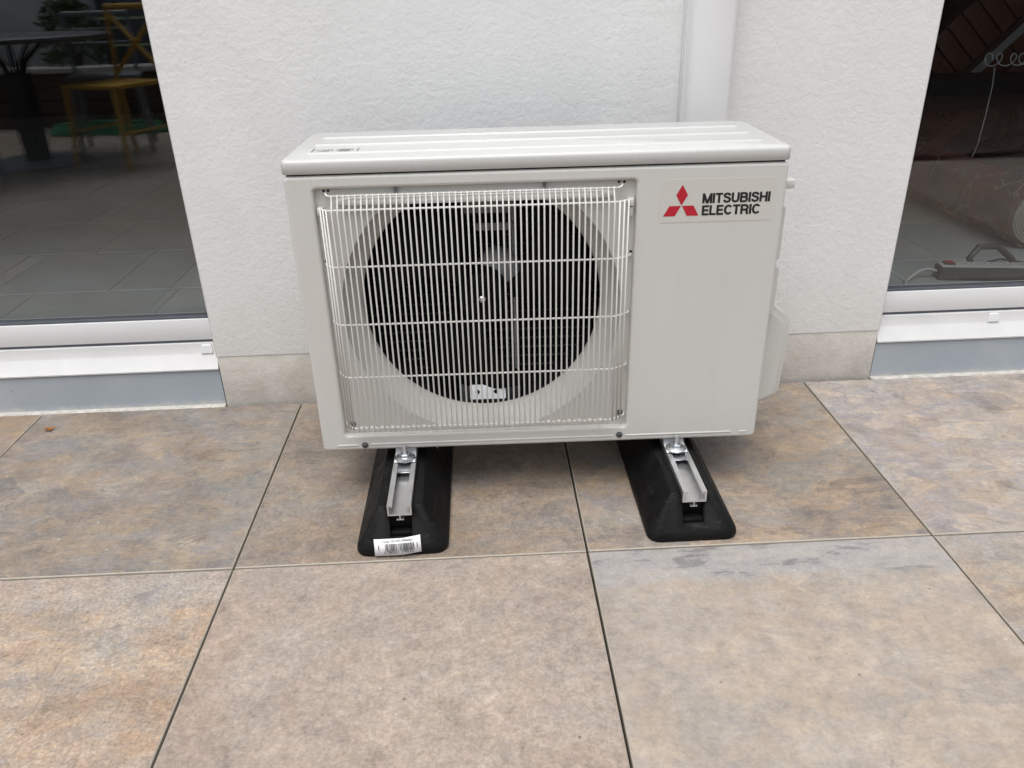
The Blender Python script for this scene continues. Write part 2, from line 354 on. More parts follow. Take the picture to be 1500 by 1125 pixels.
def add_lathe(bm, prof, axis='Z', c=(0, 0, 0), seg=24):
    rings = []
    for (r, h) in prof:
        ring = []
        for k in range(seg):
            a = 2 * math.pi * k / seg; x, y = r * math.cos(a), r * math.sin(a)
            p = (x, y, h) if axis == 'Z' else (x, -h, y) if axis == 'Y' else (h, x, y)
            ring.append(bm.verts.new(Vector(p) + Vector(c)))
        rings.append(ring)
    for a, b in zip(rings, rings[1:]):
        for k in range(seg): bm.faces.new((a[k], a[(k + 1) % seg], b[(k + 1) % seg], b[k]))
    if prof[0][0] > 1e-6: bm.faces.new(rings[0][::-1])
    if prof[-1][0] > 1e-6: bm.faces.new(rings[-1])
def lathe(name, prof, mat, parent=None, axis='Z', c=(0, 0, 0), seg=24, loc=(0, 0, 0), rot=(0, 0, 0)):
    bm = bmesh.new(); add_lathe(bm, prof, axis, c, seg)
    bmesh.ops.remove_doubles(bm, verts=bm.verts[:], dist=1e-6)
    return link(name, mesh(name, bm), mat, parent, loc, rot)
def loft(name, loops, mat, parent=None, closed=True, caps=(True, True), sharp=35):
    bm = bmesh.new(); rs = [[bm.verts.new(p) for p in l] for l in loops]; n = len(rs[0])
    for a, b in zip(rs, rs[1:]):
        for k in range(n if closed else n - 1): bm.faces.new((a[k], a[(k + 1) % n], b[(k + 1) % n], b[k]))
    if caps[0]: bm.faces.new(rs[0][::-1])
    if caps[1]: bm.faces.new(rs[-1])
    return link(name, mesh(name, bm), mat, parent, sharp=sharp)
def rrect(x0, x1, z0, z1, r, seg=5):
    out = []
    for cx, cz, a0 in ((x1 - r, z1 - r, 0), (x0 + r, z1 - r, 90), (x0 + r, z0 + r, 180), (x1 - r, z0 + r, 270)):
        for k in range(seg + 1):
            a = R(a0 + 90 * k / seg); out.append((cx + r * math.cos(a), cz + r * math.sin(a)))
    return out
def plate_mesh(loops, y0, th, bev=0.0, res=2):
    """flat plate in the XZ plane, front face at y0 looking to -Y, with holes and rounded edges"""
    c = bpy.data.curves.new('tmp', 'CURVE'); c.dimensions = '2D'; c.fill_mode = 'BOTH'
    c.extrude = th / 2 - bev; c.bevel_depth = bev; c.bevel_resolution = res; c.offset = -bev
    for l in loops:
        s = c.splines.new('POLY'); s.points.add(len(l) - 1); s.use_cyclic_u = True
        for p, q in zip(s.points, l): p.co = (q[0], q[1], 0, 1)
    o = bpy.data.objects.new('tmp', c); COL.objects.link(o)
    dg = bpy.context.evaluated_depsgraph_get(); me = bpy.data.meshes.new_from_object(o.evaluated_get(dg))
    bpy.data.objects.remove(o); bpy.data.curves.remove(c)
    me.transform(Matrix(((1, 0, 0, 0), (0, 0, -1, y0 + th / 2), (0, 1, 0, 0), (0, 0, 0, 1)))); me.materials.clear()
    return me
def plate(name, loops, y0, th, mat, parent=None, bev=0.0, res=2):
    return link(name, plate_mesh(loops, y0, th, bev, res), mat, parent, sharp=40)
def text(name, body, x0, x1, z0, z1, y0, mat, parent, bold=.0, th=.0004):
    c = bpy.data.curves.new('tmp', 'FONT'); c.body = body; c.size = 1; c.offset = bold; c.space_character = .93
    o = bpy.data.objects.new('tmp', c); COL.objects.link(o)
    dg = bpy.context.evaluated_depsgraph_get(); me = bpy.data.meshes.new_from_object(o.evaluated_get(dg))
    bpy.data.objects.remove(o); bpy.data.curves.remove(c)
    xs = [v.co.x for v in me.vertices]; ys = [v.co.y for v in me.vertices]
    sx, sz = (x1 - x0) / (max(xs) - min(xs)), (z1 - z0) / (max(ys) - min(ys)); mx, my = min(xs), min(ys)
    for v in me.vertices: v.co = (x0 + (v.co.x - mx) * sx, y0, z0 + (v.co.y - my) * sz)
    me.materials.clear()
    return link(name, me, mat, parent, sharp=None)
def empty(name, loc=(0, 0, 0), rz=0.0):
    o = bpy.data.objects.new(name, None); COL.objects.link(o); o.location = loc; o.rotation_euler = (0, 0, rz); o.empty_display_size = .1; return o
def tag(o, label=None, cat=None, group=None, kind=None):
    if label: o['label'] = label
    if cat: o['category'] = cat
    if group: o['group'] = group
    if kind: o['kind'] = kind
    return o

# ================================================================== SETTING
YW = 0.4263                 # wall face
XL, XR = -0.7151, 0.8361    # wall pier between the two doors
DW, DH = 1.9, 2.2           # door openings
ZF = 0.03                   # floor level inside
tag(box('ground', -60, 60, -60, 60, -.3, -.06, 'grass'), kind='structure')

# terrace: joint bed with one object for each tile
terrace = tag(box('terrace', -5.0, 5.0, -4.9, .4285, -.055, -.014, 'grout'), kind='structure')
S, TX, TY = 0.603, -0.5359, -0.1801
bm = bmesh.new(); h = S / 2 - .0021; add_box(bm, -h, h, -h, h, -.02, 0)
top = [e for e in bm.edges if all(v.co.z > -.001 for v in e.verts)]
bmesh.ops.bevel(bm, geom=top, offset=.0016, segments=1, affect='EDGES')
for f in bm.faces: f.material_index = 0 if f.calc_center_median().z > -.0001 else 1
tile_me = mesh('tile', bm); tile_me.materials.append(MAT['slate']); tile_me.materials.append(MAT['arris'])
rnd = random.Random(5)
GREY, TAN, PINK, PALE = (.235, .205, .18), (.27, .222, .178), (.31, .243, .198), (.345, .31, .28)
special = {
    (-1, 0): dict(grain=.4, a=(.225, .203, .182), b=(.285, .265, .242), rust=.12, blue=.35, band=0, flake=.9),
    (-2, 0): dict(grain=.4, a=(.250, .210, .165), b=(.290, .250, .205), rust=.4, blue=.2, band=0, flake=.8),
    (0, 0): dict(grain=.6, a=(.220, .192, .163), b=(.290, .258, .225), rust=.18, blue=.25, band=0, flake=.8),
    (1, 0): dict(grain=.35, a=(.255, .226, .196), b=(.325, .292, .256), rust=.12, blue=.40, band=0, flake=1.0),
    (2, 0): dict(grain=.3, a=(.330, .305, .285), b=(.405, .390, .378), rust=.14, blue=.30, band=0, flake=.9),
    (-1, -1): dict(grain=.85, a=(.380, .340, .295), b=(.345, .280, .220), rust=.48, blue=.35, band=.35, flake=.7),
    (0, -1): dict(grain=.62, a=(.308, .256, .217), b=(.348, .302, .262), rust=.12, blue=.10, band=0, flake=.28),
    (1, -1): dict(grain=.28, a=(.330, .290, .250), b=(.372, .336, .298), rust=.08, blue=.16, band=.7, flake=.42),
    (2, -1): dict(grain=.4, a=(.325, .290, .255), b=(.378, .345, .310), rust=.15, blue=.3, band=.3, flake=.8),
}
for j in range(0, -8, -1):
    for i in range(-7, 8):
        o = bpy.data.objects.new('tile', tile_me); COL.objects.link(o); o.parent = terrace
        o.location = (TX + (i + .5) * S, TY + (j + .5) * S, rnd.uniform(-.0008, .0008)); o.rotation_euler = (rnd.uniform(-.001, .001), rnd.uniform(-.001, .001), rnd.uniform(-.0012, .0012))
        d = special.get((i, j))
        if d is None:
            k = rnd.choice([(GREY, TAN), (TAN, PINK), (PINK, PALE), (GREY, PALE)])
            d = dict(a=k[0], b=k[1], rust=rnd.uniform(0, .6), blue=rnd.uniform(0, .5), band=0, flake=rnd.uniform(.2, 1), grain=.4)
        o['tone_a'] = d['a']; o['tone_b'] = d['b']
        for q in ('rust', 'blue', 'band', 'flake', 'grain'): o[q] = float(d[q])
        o['seed'] = (rnd.uniform(-40, 40), rnd.uniform(-40, 40), rnd.uniform(-40, 40))

# house wall with two door openings, plinth under the pier and outer piers
house = empty('house_wall', (0, YW, 0))
tag(house, 'white roughcast house wall with a grey plinth between two glass doors', 'wall')
Z0 = .1233
out = [(-5.2, Z0), (XL - DW, Z0), (XL - DW, DH), (XL, DH), (XL, Z0), (XR, Z0), (XR, DH), (XR + DW, DH), (XR + DW, Z0), (5.2, Z0), (5.2, 3.1), (-5.2, 3.1)]
plate('wall', [out], 0, .0292, 'plaster', house, .003, 1)
E = .07
inn = [(-5.2, -.05), (XL - DW - E, -.05), (XL - DW - E, DH + E), (XL + E, DH + E), (XL + E, -.05), (XR - E, -.05), (XR - E, DH + E), (XR + DW + E, DH + E), (XR + DW + E, -.05), (5.2, -.05), (5.2, 3.1), (-5.2, 3.1)]
plate('inner_wall', [inn], .0293, .24, 'plaster', house, 0, 1)
for a, b in ((-5.2, XL - DW), (XL, XR), (XR + DW, 5.2)):
    box('plinth', a + .002, b - .002, .0014, .0290, -.05, Z0 + .001, 'plinth', house, .002)

# doors
def door(x0, x1, caps, label):
    d = empty('sliding_door', ((x0 + x1) / 2, YW, 0)); tag(d, label, 'glass door', 'sliding glass doors')
    L = (x1 - x0) / 2; e = .0008; B = L + .066; T = DH + .06
    box('threshold_strip', -L + e, L - e, .0052, .05, -.04, .0885, 'flashing', d)
    # sill: lip, sloping nosing, upright face
    prof = [(.0012, .0915), (.0008, .0950), (.0024, .0970), (.0190, .1240), (.0215, .1285), (.0245, .150), (.075, .150), (.075, .0915)]
    loft('sill', [[(-L + e, y, z) for y, z in prof], [(L - e, y, z) for y, z in prof]], 'pvc_sill', d, sharp=25)
    box('sill_shadow_gap', -L + e, L - e, .034, .07, .150, .1565, 'gasket', d)  # dark strip standing in for the shadow line under the sash
    zb_, zt_ = .1565, .2085
    box('bottom_rail', -B, B, .0300, .078, zb_, zt_, 'pvc', d, .0025)
    box('bottom_gasket', -L + .005, L - .005, .0335, .06, zt_, zt_ + .0045, 'gasket', d)
    for q in (-1, 1): box('stile', *sorted((q * B, q * (L + .012))), .0300, .078, zt_, T - .05, 'pvc', d, .0025)
    box('stile', -.045, .045, .0305, .077, zt_, T - .05, 'pvc', d, .0025)
    box('head_rail', -B, B, .0300, .078, T - .05, T, 'pvc', d, .0025)
    for q in (-1, 1):
        a, b = sorted((q * .045, q * (L + .012)))
        box('pane', a, b, .044, .064, zt_ + .0045, T - .05, 'glass', d)
    for cx in caps:
        bmc = bmesh.new()
        pts = [(-.0135, .0165, .1275), (.0135, .0165, .1275), (.0115, .0205, .1475), (-.0105, .0205, .1475)]
        f = [bmc.verts.new((p[0] + cx, p[1], p[2])) for p in pts]; k = [bmc.verts.new((p[0] + cx, .028, p[2])) for p in pts]
        bmc.faces.new(f); bmc.faces.new(k[::-1])
        for q in range(4): bmc.faces.new((f[q], k[q], k[(q + 1) % 4], f[(q + 1) % 4]))
        bmesh.ops.bevel(bmc, geom=bmc.edges[:], offset=.001, segments=1, affect='EDGES')
        link('drain_cap', mesh('drain_cap', bmc), 'pvc', d)
    return d
door(XL - DW, XL, [DW / 2 - .0245], 'white framed sliding glass door left of the wall pier, mirroring a yellow chair')
door(XR, XR + DW, [-DW / 2 + .2835], 'white framed sliding glass door right of the wall pier, rolled carpet behind it')
for a, b in ((XL - DW, XL), (XR, XR + DW)):
    box('mortar_bead', a, b, -.012, .0055, -.012, .0012, 'mortar', terrace, .001, 1, (0, .4283, 0))

# room behind the doors
ifl = tag(box('room_floor', -5.0, 5.0, .70, 5.6, ZF - .06, ZF - .0022, 'room_grout'), kind='structure')
PX, PY, Y0, X0 = .4543, .44, 1.2045, -1.2976
bm = bmesh.new(); add_box(bm, -PX / 2 + .0016, PX / 2 - .0016, -PY / 2 + .0016, PY / 2 - .0016, -.01, 0)
bmesh.ops.bevel(bm, geom=[e for e in bm.edges if all(v.co.z > -.001 for v in e.verts)], offset=.0012, segments=1, affect='EDGES')
rt_me = mesh('floor_tile', bm); rt_me.materials.append(MAT['room_tile'])
for j in range(-1, 8):
    off = X0 if j % 2 == 0 else X0 + PX / 2
    for i in range(-8, 15):
        x = off + (i + .5) * PX
        if abs(x) > 4.7: continue
        o = bpy.data.objects.new('floor_tile', rt_me); COL.objects.link(o); o.parent = ifl
        o.location = (x, Y0 + (j + .5) * PY, ZF)
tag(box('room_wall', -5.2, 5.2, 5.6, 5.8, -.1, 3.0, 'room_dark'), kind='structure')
tag(box('room_wall', -5.2, -5.0, .70, 5.6, -.1, 3.0, 'room_wall'), kind='structure')
tag(box('room_wall', 5.0, 5.2, .70, 5.6, -.1, 3.0, 'room_wall'), kind='structure')
tag(box('room_ceiling', -5.2, 5.2, .70, 5.8, 3.0, 3.1, 'ceiling'), kind='structure')

# cable duct on the wall
def duct():
    x0, x1, d = .3235, .4145, .058
    t = tag(empty('cable_duct', ((x0 + x1) / 2, YW, .0)), 'white plastic cable duct running up the wall behind the cabinet', 'duct')
    w = (x1 - x0) / 2
    pr = [(-w, -.0005), (-w, -.014), (-w + .002, -.015), (-w + .002, -d + .014), (-w + .006, -d + .005), (-w + .015, -d), (w - .015, -d), (w - .006, -d + .005), (w - .002, -d + .014), (w - .002, -.015), (w, -.014), (w, -.0005)]
    loft('cover', [[(x, y, .30) for x, y in pr], [(x, y, 3.0) for x, y in pr]], 'duct', t, sharp=50)
    box('base', -w - .004, w + .004, -.006, -.0004, .298, 3.0, 'duct', t, .001)
duct()

# ================================================================== AIR CONDITIONER
ZB, ZL, ZT = .1103, .6143, .6369
unit = empty('outdoor_air_conditioner', (0, 0, ZB), -.0157)
tag(unit, 'ivory air conditioner cabinet with round fan behind a wire grille on black feet', 'air conditioner')
HZ, TZ = ZL - ZB, ZT - ZB
def uz(z): return z - ZB
rx0, rx1, rz0, rz1 = -.3555, .1585, uz(.1415), uz(.5910)
fp = plate('front_panel', [rrect(-.4, .4, 0, HZ - .0025, .008), rrect(rx0, rx1, rz0, rz1, .006)[::-1]], 0, .022, 'ivory', unit, .005, 3)
# side panels, back, base pan
box('side_panel', -.3997, -.3985, .0215, .268, .004, HZ - .002, 'ivory', unit)
rs = box('side_panel', .3985, .3997, .0215, .268, .004, HZ - .002, 'ivory', unit)
box('base_pan', -.398, .398, .006, .266, .001, .006, 'ivory_matte', unit)
box('lid_gap_shade', -.394, .394, .006, .262, HZ - .0024, HZ + .002, 'gap', unit)  # black strip painting the shade in the open gap under the lid
# lid
lw, ly0, ly1 = .4012, -.0015, .272
def lidloop(ins, z, rf=.010, rb=.030):
    o = []
    x0, x1, y0, y1 = -lw + ins, lw - ins, ly0 + ins, ly1 - ins
    for cx, cy, a0, r in ((x1, y1, 0, rb), (x0, y1, 90, rb), (x0, y0, 180, rf), (x1, y0, 270, rf)):
        r = max(.002, r - ins); sx = -1 if cx > 0 else 1; sy = -1 if cy > .1 else 1
        for k in range(7):
            a = R(a0 + 15 * k); o.append((cx + sx * r + r * math.cos(a), cy + sy * r + r * math.sin(a), z))
    return o
lid = loft('lid', [lidloop(.0015, HZ + .0005), lidloop(0, HZ + .0015), lidloop(0, TZ - .0062), lidloop(.0008, TZ - .0035), lidloop(.0025, TZ - .0013), lidloop(.0055, TZ)], 'lid', unit, sharp=60)
for yy, xa, xb in ((.0525, -.3705, .3705), (.128, -.372, .372), (.200, -.3705, .3695)):
    prof = [(-.0034, -.0002), (-.0022, .0012), (-.0008, .0020), (.0008, .0020), (.0022, .0012), (.0034, -.0002)]
    loft('rib', [[(xa, yy + y * .3, TZ + z * .1) for y, z in prof], [(xa + .005, yy + y, TZ + z) for y, z in prof], [(xb - .005, yy + y, TZ + z) for y, z in prof], [(xb, yy + y * .3, TZ + z * .1) for y, z in prof]], 'lid', lid, sharp=50)
# recycling marks printed on the lid
def lid_marks():
    bm = bmesh.new(); z = TZ + .0003
    def seg(p, q, w):
        p, q = Vector((*p, z)), Vector((*q, z)); d = (q - p).normalized(); n = Vector((-d.y, d.x, 0)) * w / 2
        bm.faces.new([bm.verts.new(v) for v in (p - n, q - n, q + n, p + n)])
    seg((-.364, .062), (-.364, .098), .0016); seg((-.290, .062), (-.290, .094), .0016)
    for cx in (-.3445, -.311):
        pts = [(cx + .0135 * math.cos(a) * (1 if k % 2 else .93), .0785 + .0125 * math.sin(a)) for k, a in [(k, 2 * math.pi * k / 24) for k in range(24)]]
        for k in range(24):
            if k % 8 != 5: seg(pts[k], pts[(k + 1) % 24], .0011)
    seg((-.352, .073), (-.338, .083), .0022); seg((-.347, .070), (-.336, .079), .0014)
    for k in range(4): seg((-.320, .0715 + k * .0042), (-.303, .0715 + k * .0042), .0015)
    link('print', mesh('print', bm), 'greyink', lid, sharp=None)
lid_marks()

# recess behind the grille, with bell mouth round the fan
CX, CZ = -.0965, uz(.375)
HT, HB = uz(.5635), uz(.1475)
seg = 72
def ring(r, ht, hb): return [(CX + r * math.cos(a), min(ht, max(hb, CZ + r * math.sin(a)))) for a in [2 * math.pi * k / seg for k in range(seg)]]
RP = .0105
outer = rrect(rx0 - .002, rx1 + .002, rz0 - .002, rz1 + .002, .004)
plate('recess_plate', [outer, ring(.238, HT, HB)[::-1]], RP, .0025, 'ivory_matte', unit, 0)
hp = [(.001, .5815), (-.0050, .5790), (-.0115, .5728), (-.0128, .5690), (-.0120, .5645), (.001, .5642)]
def hl(x, k): return [(x, RP + .001 + (y - .001) * k, uz(.5642 + (z - .5642) * (.35 + .65 * k))) for y, z in hp]
loft('hood', [hl(-.326, .02), hl(-.316, .55), hl(-.302, .95), hl(-.292, 1), hl(.088, 1), hl(.100, .95), hl(.116, .55), hl(.128, .02)], 'ivory_matte', unit, sharp=50)
bell = []
for f in range(6):
    u = f / 5
    bell.append([(x, RP + .0012 + .042 * u ** .8, z) for x, z in ring(.238 - .029 * u ** 1.15, HT, HB + .014 * u)])
bell.append([(x, .064, z) for x, z in ring(.209, HT, HB + .014)])
loft('bell_mouth', bell, 'ivory_matte', unit, caps=(False, False), sharp=60)
for xx in (-.226, .0115): box('top_clip', xx - .0025, xx + .0025, .003, .0125, rz1 - .008, rz1 + .001, 'zinc_dark', unit, .0008)
# fan chamber
bm = bmesh.new(); add_lathe(bm, [(.2095, -.064), (.24, -.070), (.248, -.10), (.248, -.245)], 'Y', (CX, 0, CZ), 48)
for f in [f for f in bm.faces if len(f.verts) > 4]: bm.faces.remove(f)
link('fan_chamber', mesh('fan_chamber', bm), 'chamber', unit)
box('coil_backing', -.37, .18, .246, .25, .008, HZ - .006, 'chamber', unit)
coil = box('coil', -.355, .165, .228, .243, .015, HZ - .012, 'fin', unit)
bm = bmesh.new()
for k in range(24):
    z = .02 + k * .0198; add_tube(bm, [(-.355, .224, z), (.165, .224, z)], .0028, 6)
link('coil_tubes', mesh('coil_tubes', bm), 'coil_tube', coil)
# motor and bracket
br = box('motor_bracket', -.056, -.050, .150, .158, .006, HZ - .02, 'bracket', unit, .001)
box('upright', -.040, -.034, .150, .158, .006, HZ - .02, 'bracket', br, .001)
box('cross_plate', -.125, -.030, .146, .1495, uz(.508), uz(.536), 'bracket', br, .001)
box('cross_plate', -.105, -.035, .146, .1495, uz(.476), uz(.490), 'bracket', br, .001)
lathe('motor', [(0, .118), (.030, .118), (.040, .125), (.043, .14), (.043, .18), (.036, .19), (0, .19)][::-1], 'grey_pl', unit, 'Y', (-.066, .305, uz(.398)), 24)
fb = box('foot_bracket', -.150, -.030, .1045, .20, .006, uz(.188), 'zinc_dark', unit, .002)
pl = plate('bright_plate', [rrect(-.1280, -.0600, -.0140, .0140, .002), [(-.1135 + .0045 * math.cos(-k * .785), 0 + .0045 * math.sin(-k * .785)) for k in range(8)], [(-.0785 + .0045 * math.cos(-k * .785), 0 + .0045 * math.sin(-k * .785)) for k in range(8)]], 0, .002, 'zinc_skylit', unit); pl.location = (0, .086, uz(.1790)); pl.rotation_euler = (R(-22), 0, 0)
# fan
fan = lathe('fan_hub', [(0, .0), (.034, .0), (.043, .006), (.046, .018), (.046, .062), (.0, .062)], 'black_fan', unit, 'Y', (0, 0, 0), 28, loc=(CX, .07, CZ))
fan.data.transform(Matrix.Scale(-1, 4, (0, 1, 0))); fan.data.flip_normals()
nb = lathe('hub_nut', [(.0065, 0), (.0065, .006), (.004, .008), (0.0, .008)], 'zinc', fan, 'Y', (0, 0, 0), 6); nb.location = (0, -.002, 0)
def blade_mesh():
    bm = bmesh.new(); nr, na = 9, 12; g = []
    for i in range(nr + 1):
        u = i / nr; r = .040 + .152 * u; row = []
        span = R(46 + 22 * math.sin(u * 1.5)); lead = R(24 * u ** 1.6)
        for j in range(na + 1):
            w = j / na; a = -span * .5 + span * w + lead
            y = .060 - .050 * w - .008 * math.sin(w * math.pi) - .004 * u
            row.append((r * math.cos(a), y, r * math.sin(a)))
        g.append(row)
    for side in (0, .0018):
        vs = [[bm.verts.new((p[0], p[1] + side, p[2])) for p in row] for row in g]
        for i in range(nr):
            for j in range(na): bm.faces.new((vs[i][j], vs[i + 1][j], vs[i + 1][j + 1], vs[i][j + 1]))
    return mesh('blade', bm)
bme = blade_mesh(); bme.materials.append(MAT['black_fan'])
for k in range(3):
    b = link('blade', bme, None, fan); b.rotation_euler = (0, -R(3 + 120 * k), 0)

# wire grille
GY = -.0195
levels = [uz(.4675), uz(.3662), uz(.2676)]
bm = bmesh.new(); wr = .0015
def hwire(z, y, zl=None, first=False):
    zz = z if zl is None else zl
    return [(-.3515, .010, zz), (-.3490, .000, zz), (-.3410, y * .62, z), (-.3345, y * .93, z), (-.329, y, z), (.1225, y, z), (.129, y * .93, z), (.1365, y * .66, z), (.1525, .000, zz), (.1545, .010, zz)]
gr_ = []
for z in [uz(.5607)] + levels + [uz(.1660)]: add_tube(bm, hwire(z, GY + .0029), wr * 1.08, 6)
zt = uz(.5795)
add_tube(bm, [(-.337, .010, zt + .0045), (-.337, .003, zt + .004), (-.3345, -.0005, zt + .0015), (-.329, -.002, zt), (.1275, -.002, zt), (.1335, -.0005, zt + .0015), (.136, .003, zt + .004), (.136, .010, zt + .0045)], wr * 1.12, 6)
grille = link('grille', mesh('grille', bm), 'wire', unit, sharp=60)
bm = bmesh.new()
zb0 = uz(.1600)
add_tube(bm, [(0, -.0035, zb0 - .0005), (0, -.010, zb0 - .0022), (0, GY + .003, zb0 - .0010), (0, GY, zb0 + .003), (0, GY, uz(.5555)), (0, GY + .0016, uz(.5610)), (0, -.0090, uz(.5725)), (0, -.0052, uz(.5790)), (0, -.0050, uz(.5825))], wr, 6)
wme = mesh('wire', bm); wme.materials.append(MAT['wire'])
wme.polygons.foreach_set('use_smooth', [True] * len(wme.polygons))
nw = 49
for k in range(nw):
    o = bpy.data.objects.new('wire', wme); COL.objects.link(o); o.parent = grille; o.location.x = -.3265 + k * (.1215 + .3265) / (nw - 1)
bm = bmesh.new(); add_tube(bm, [(0, -.0015, uz(.1640)), (0, -.0015, uz(.5625))], wr, 6)
wms = mesh('wire', bm); wms.materials.append(MAT['wire']); wms.polygons.foreach_set('use_smooth', [True] * len(wms.polygons))
for x, y in ((-.3355, -.0150), (-.3410, -.0105), (-.3462, -.0055), (.1300, -.0155), (.1378, -.0110), (.1455, -.0058)):
    o = bpy.data.objects.new('wire', wms); COL.objects.link(o); o.parent = grille; o.location = (x, y, 0)
# loops that join the wire ends at the foot, two by two
bm = bmesh.new(); st = (.1215 + .3265) / (nw - 1)
for k in range(0, nw - 1, 2):
    a = -.3265 + k * st; add_tube(bm, [(a, -.0035, zb0 - .0005), (a + .0012, -.0012, zb0 + .0002), (a + st - .0012, -.0012, zb0 + .0002), (a + st, -.0035, zb0 - .0005)], wr, 6)
link('wire_loops', mesh('wire_loops', bm), 'wire', grille, sharp=60)
for s, x in ((-1, -.3475), (1, .1498)):
    box('grille_clip', x - .0045, x + .0045, -.0045, .011, uz(.5505), uz(.5615), 'ivory_matte', unit, .001)
    box('grille_clip', x - .0030, x + .0060 if s < 0 else x + .0040, -.0010, .011, uz(.5330), uz(.5480), 'ivory_matte', unit, .001)
for x in (-.3405, -.3332, .1312, .1400):
    lathe('punched_hole', [(0, 0), (.0022, 0), (.0022, .0006), (0, .0006)], 'hole', unit, 'Y', (x, RP + .0002, uz(.5865)), 10)
for z in levels[:1]:
    for x in (-.3515, .1550): lathe('punched_hole', [(0, 0), (.0024, 0), (.0024, .0006), (0, .0006)], 'hole', unit, 'Y', (x, RP + .0002, z + .003), 10)
def screw(x, z, y, r=.0045, parent=unit):
    s = lathe('screw', [(r * 1.35, 0), (r * 1.35, .0012), (r, .0012), (r * .95, .0025), (r * .6, .0036), (0, .0038)], 'zinc_dark', parent, 'Y', (0, 0, 0), 14); s.location = (x, y, z)
    bmx = bmesh.new(); add_box(bmx, -r * .55, r * .55, -.0040, -.0030, -.0007, .0007); add_box(bmx, -.0007, .0007, -.0041, -.0030, -r * .55, r * .55)
    link('slot', mesh('slot', bmx), 'hole', s, sharp=None)
screw(-.3225, uz(.1213), 0); screw(.1467, uz(.1245), 0)
screw(-.3425, uz(.1610), RP, .0042); screw(.1480, uz(.1660), RP, .0042)
def groove(x0, x1, z):
    pr = [(0, .0022), (-.0009, .0012), (-.0013, 0), (-.0009, -.0012), (0, -.0022)]
    loft('pressed_rib', [[(x0, .0005, z + q * .3) for y, q in pr], [(x0 + .003, y, z + q) for y, q in pr], [(x1 - .003, y, z + q) for y, q in pr], [(x1, .0005, z + q * .3) for y, q in pr]], 'ivory', unit, sharp=60)
groove(-.3745, -.3330, uz(.1213)); groove(-.3130, .1375, uz(.1223)); groove(.1560, .3560, uz(.1225)); groove(.3680, .3845, uz(.1225))

# side details seen past the right edge
side = loft('service_panel', [[(.399, y, z) for y, z in ((.045, uz(.530)), (.25, uz(.530)), (.25, uz(.432)), (.045, uz(.432)))], [(.4215, y, z) for y, z in ((.05, uz(.526)), (.245, uz(.526)), (.245, uz(.436)), (.05, uz(.436)))]], 'ivory', unit)
loft('service_panel', [[(.399, y, z) for y, z in ((.045, uz(.424)), (.25, uz(.424)), (.25, uz(.33)), (.045, uz(.33)))], [(.4235, y, z) for y, z in ((.05, uz(.420)), (.245, uz(.420)), (.245, uz(.335)), (.05, uz(.335)))]], 'ivory', unit)
box('lid_hook', .3985, .427, .035, .058, uz(.5605), uz(.5755), 'ivory', unit, .003)
def valve_cover():
    pr = [(.399, .352), (.4225, .348), (.4610, .3165), (.4660, .308), (.4665, .275), (.4615, .172), (.4560, .160), (.4450, .151), (.4240, .1415), (.399, .1365)]
    bm = bmesh.new(); a = [bm.verts.new((x, .062, uz(z))) for x, z in pr]; b = [bm.verts.new((x, .245, uz(z))) for x, z in pr]
    bm.faces.new(a); bm.faces.new(b[::-1]); n = len(pr)
    for k in range(n): bm.faces.new((a[k], b[k], b[(k + 1) % n], a[(k + 1) % n]))
    bmesh.ops.recalc_face_normals(bm, faces=bm.faces[:])
    bmesh.ops.bevel(bm, geom=[e for e in bm.edges if all(v.co.y < .07 for v in e.verts)], offset=.012, segments=4, affect='EDGES')
    link('valve_cover', mesh('valve_cover', bm), 'ivory', unit)
valve_cover()

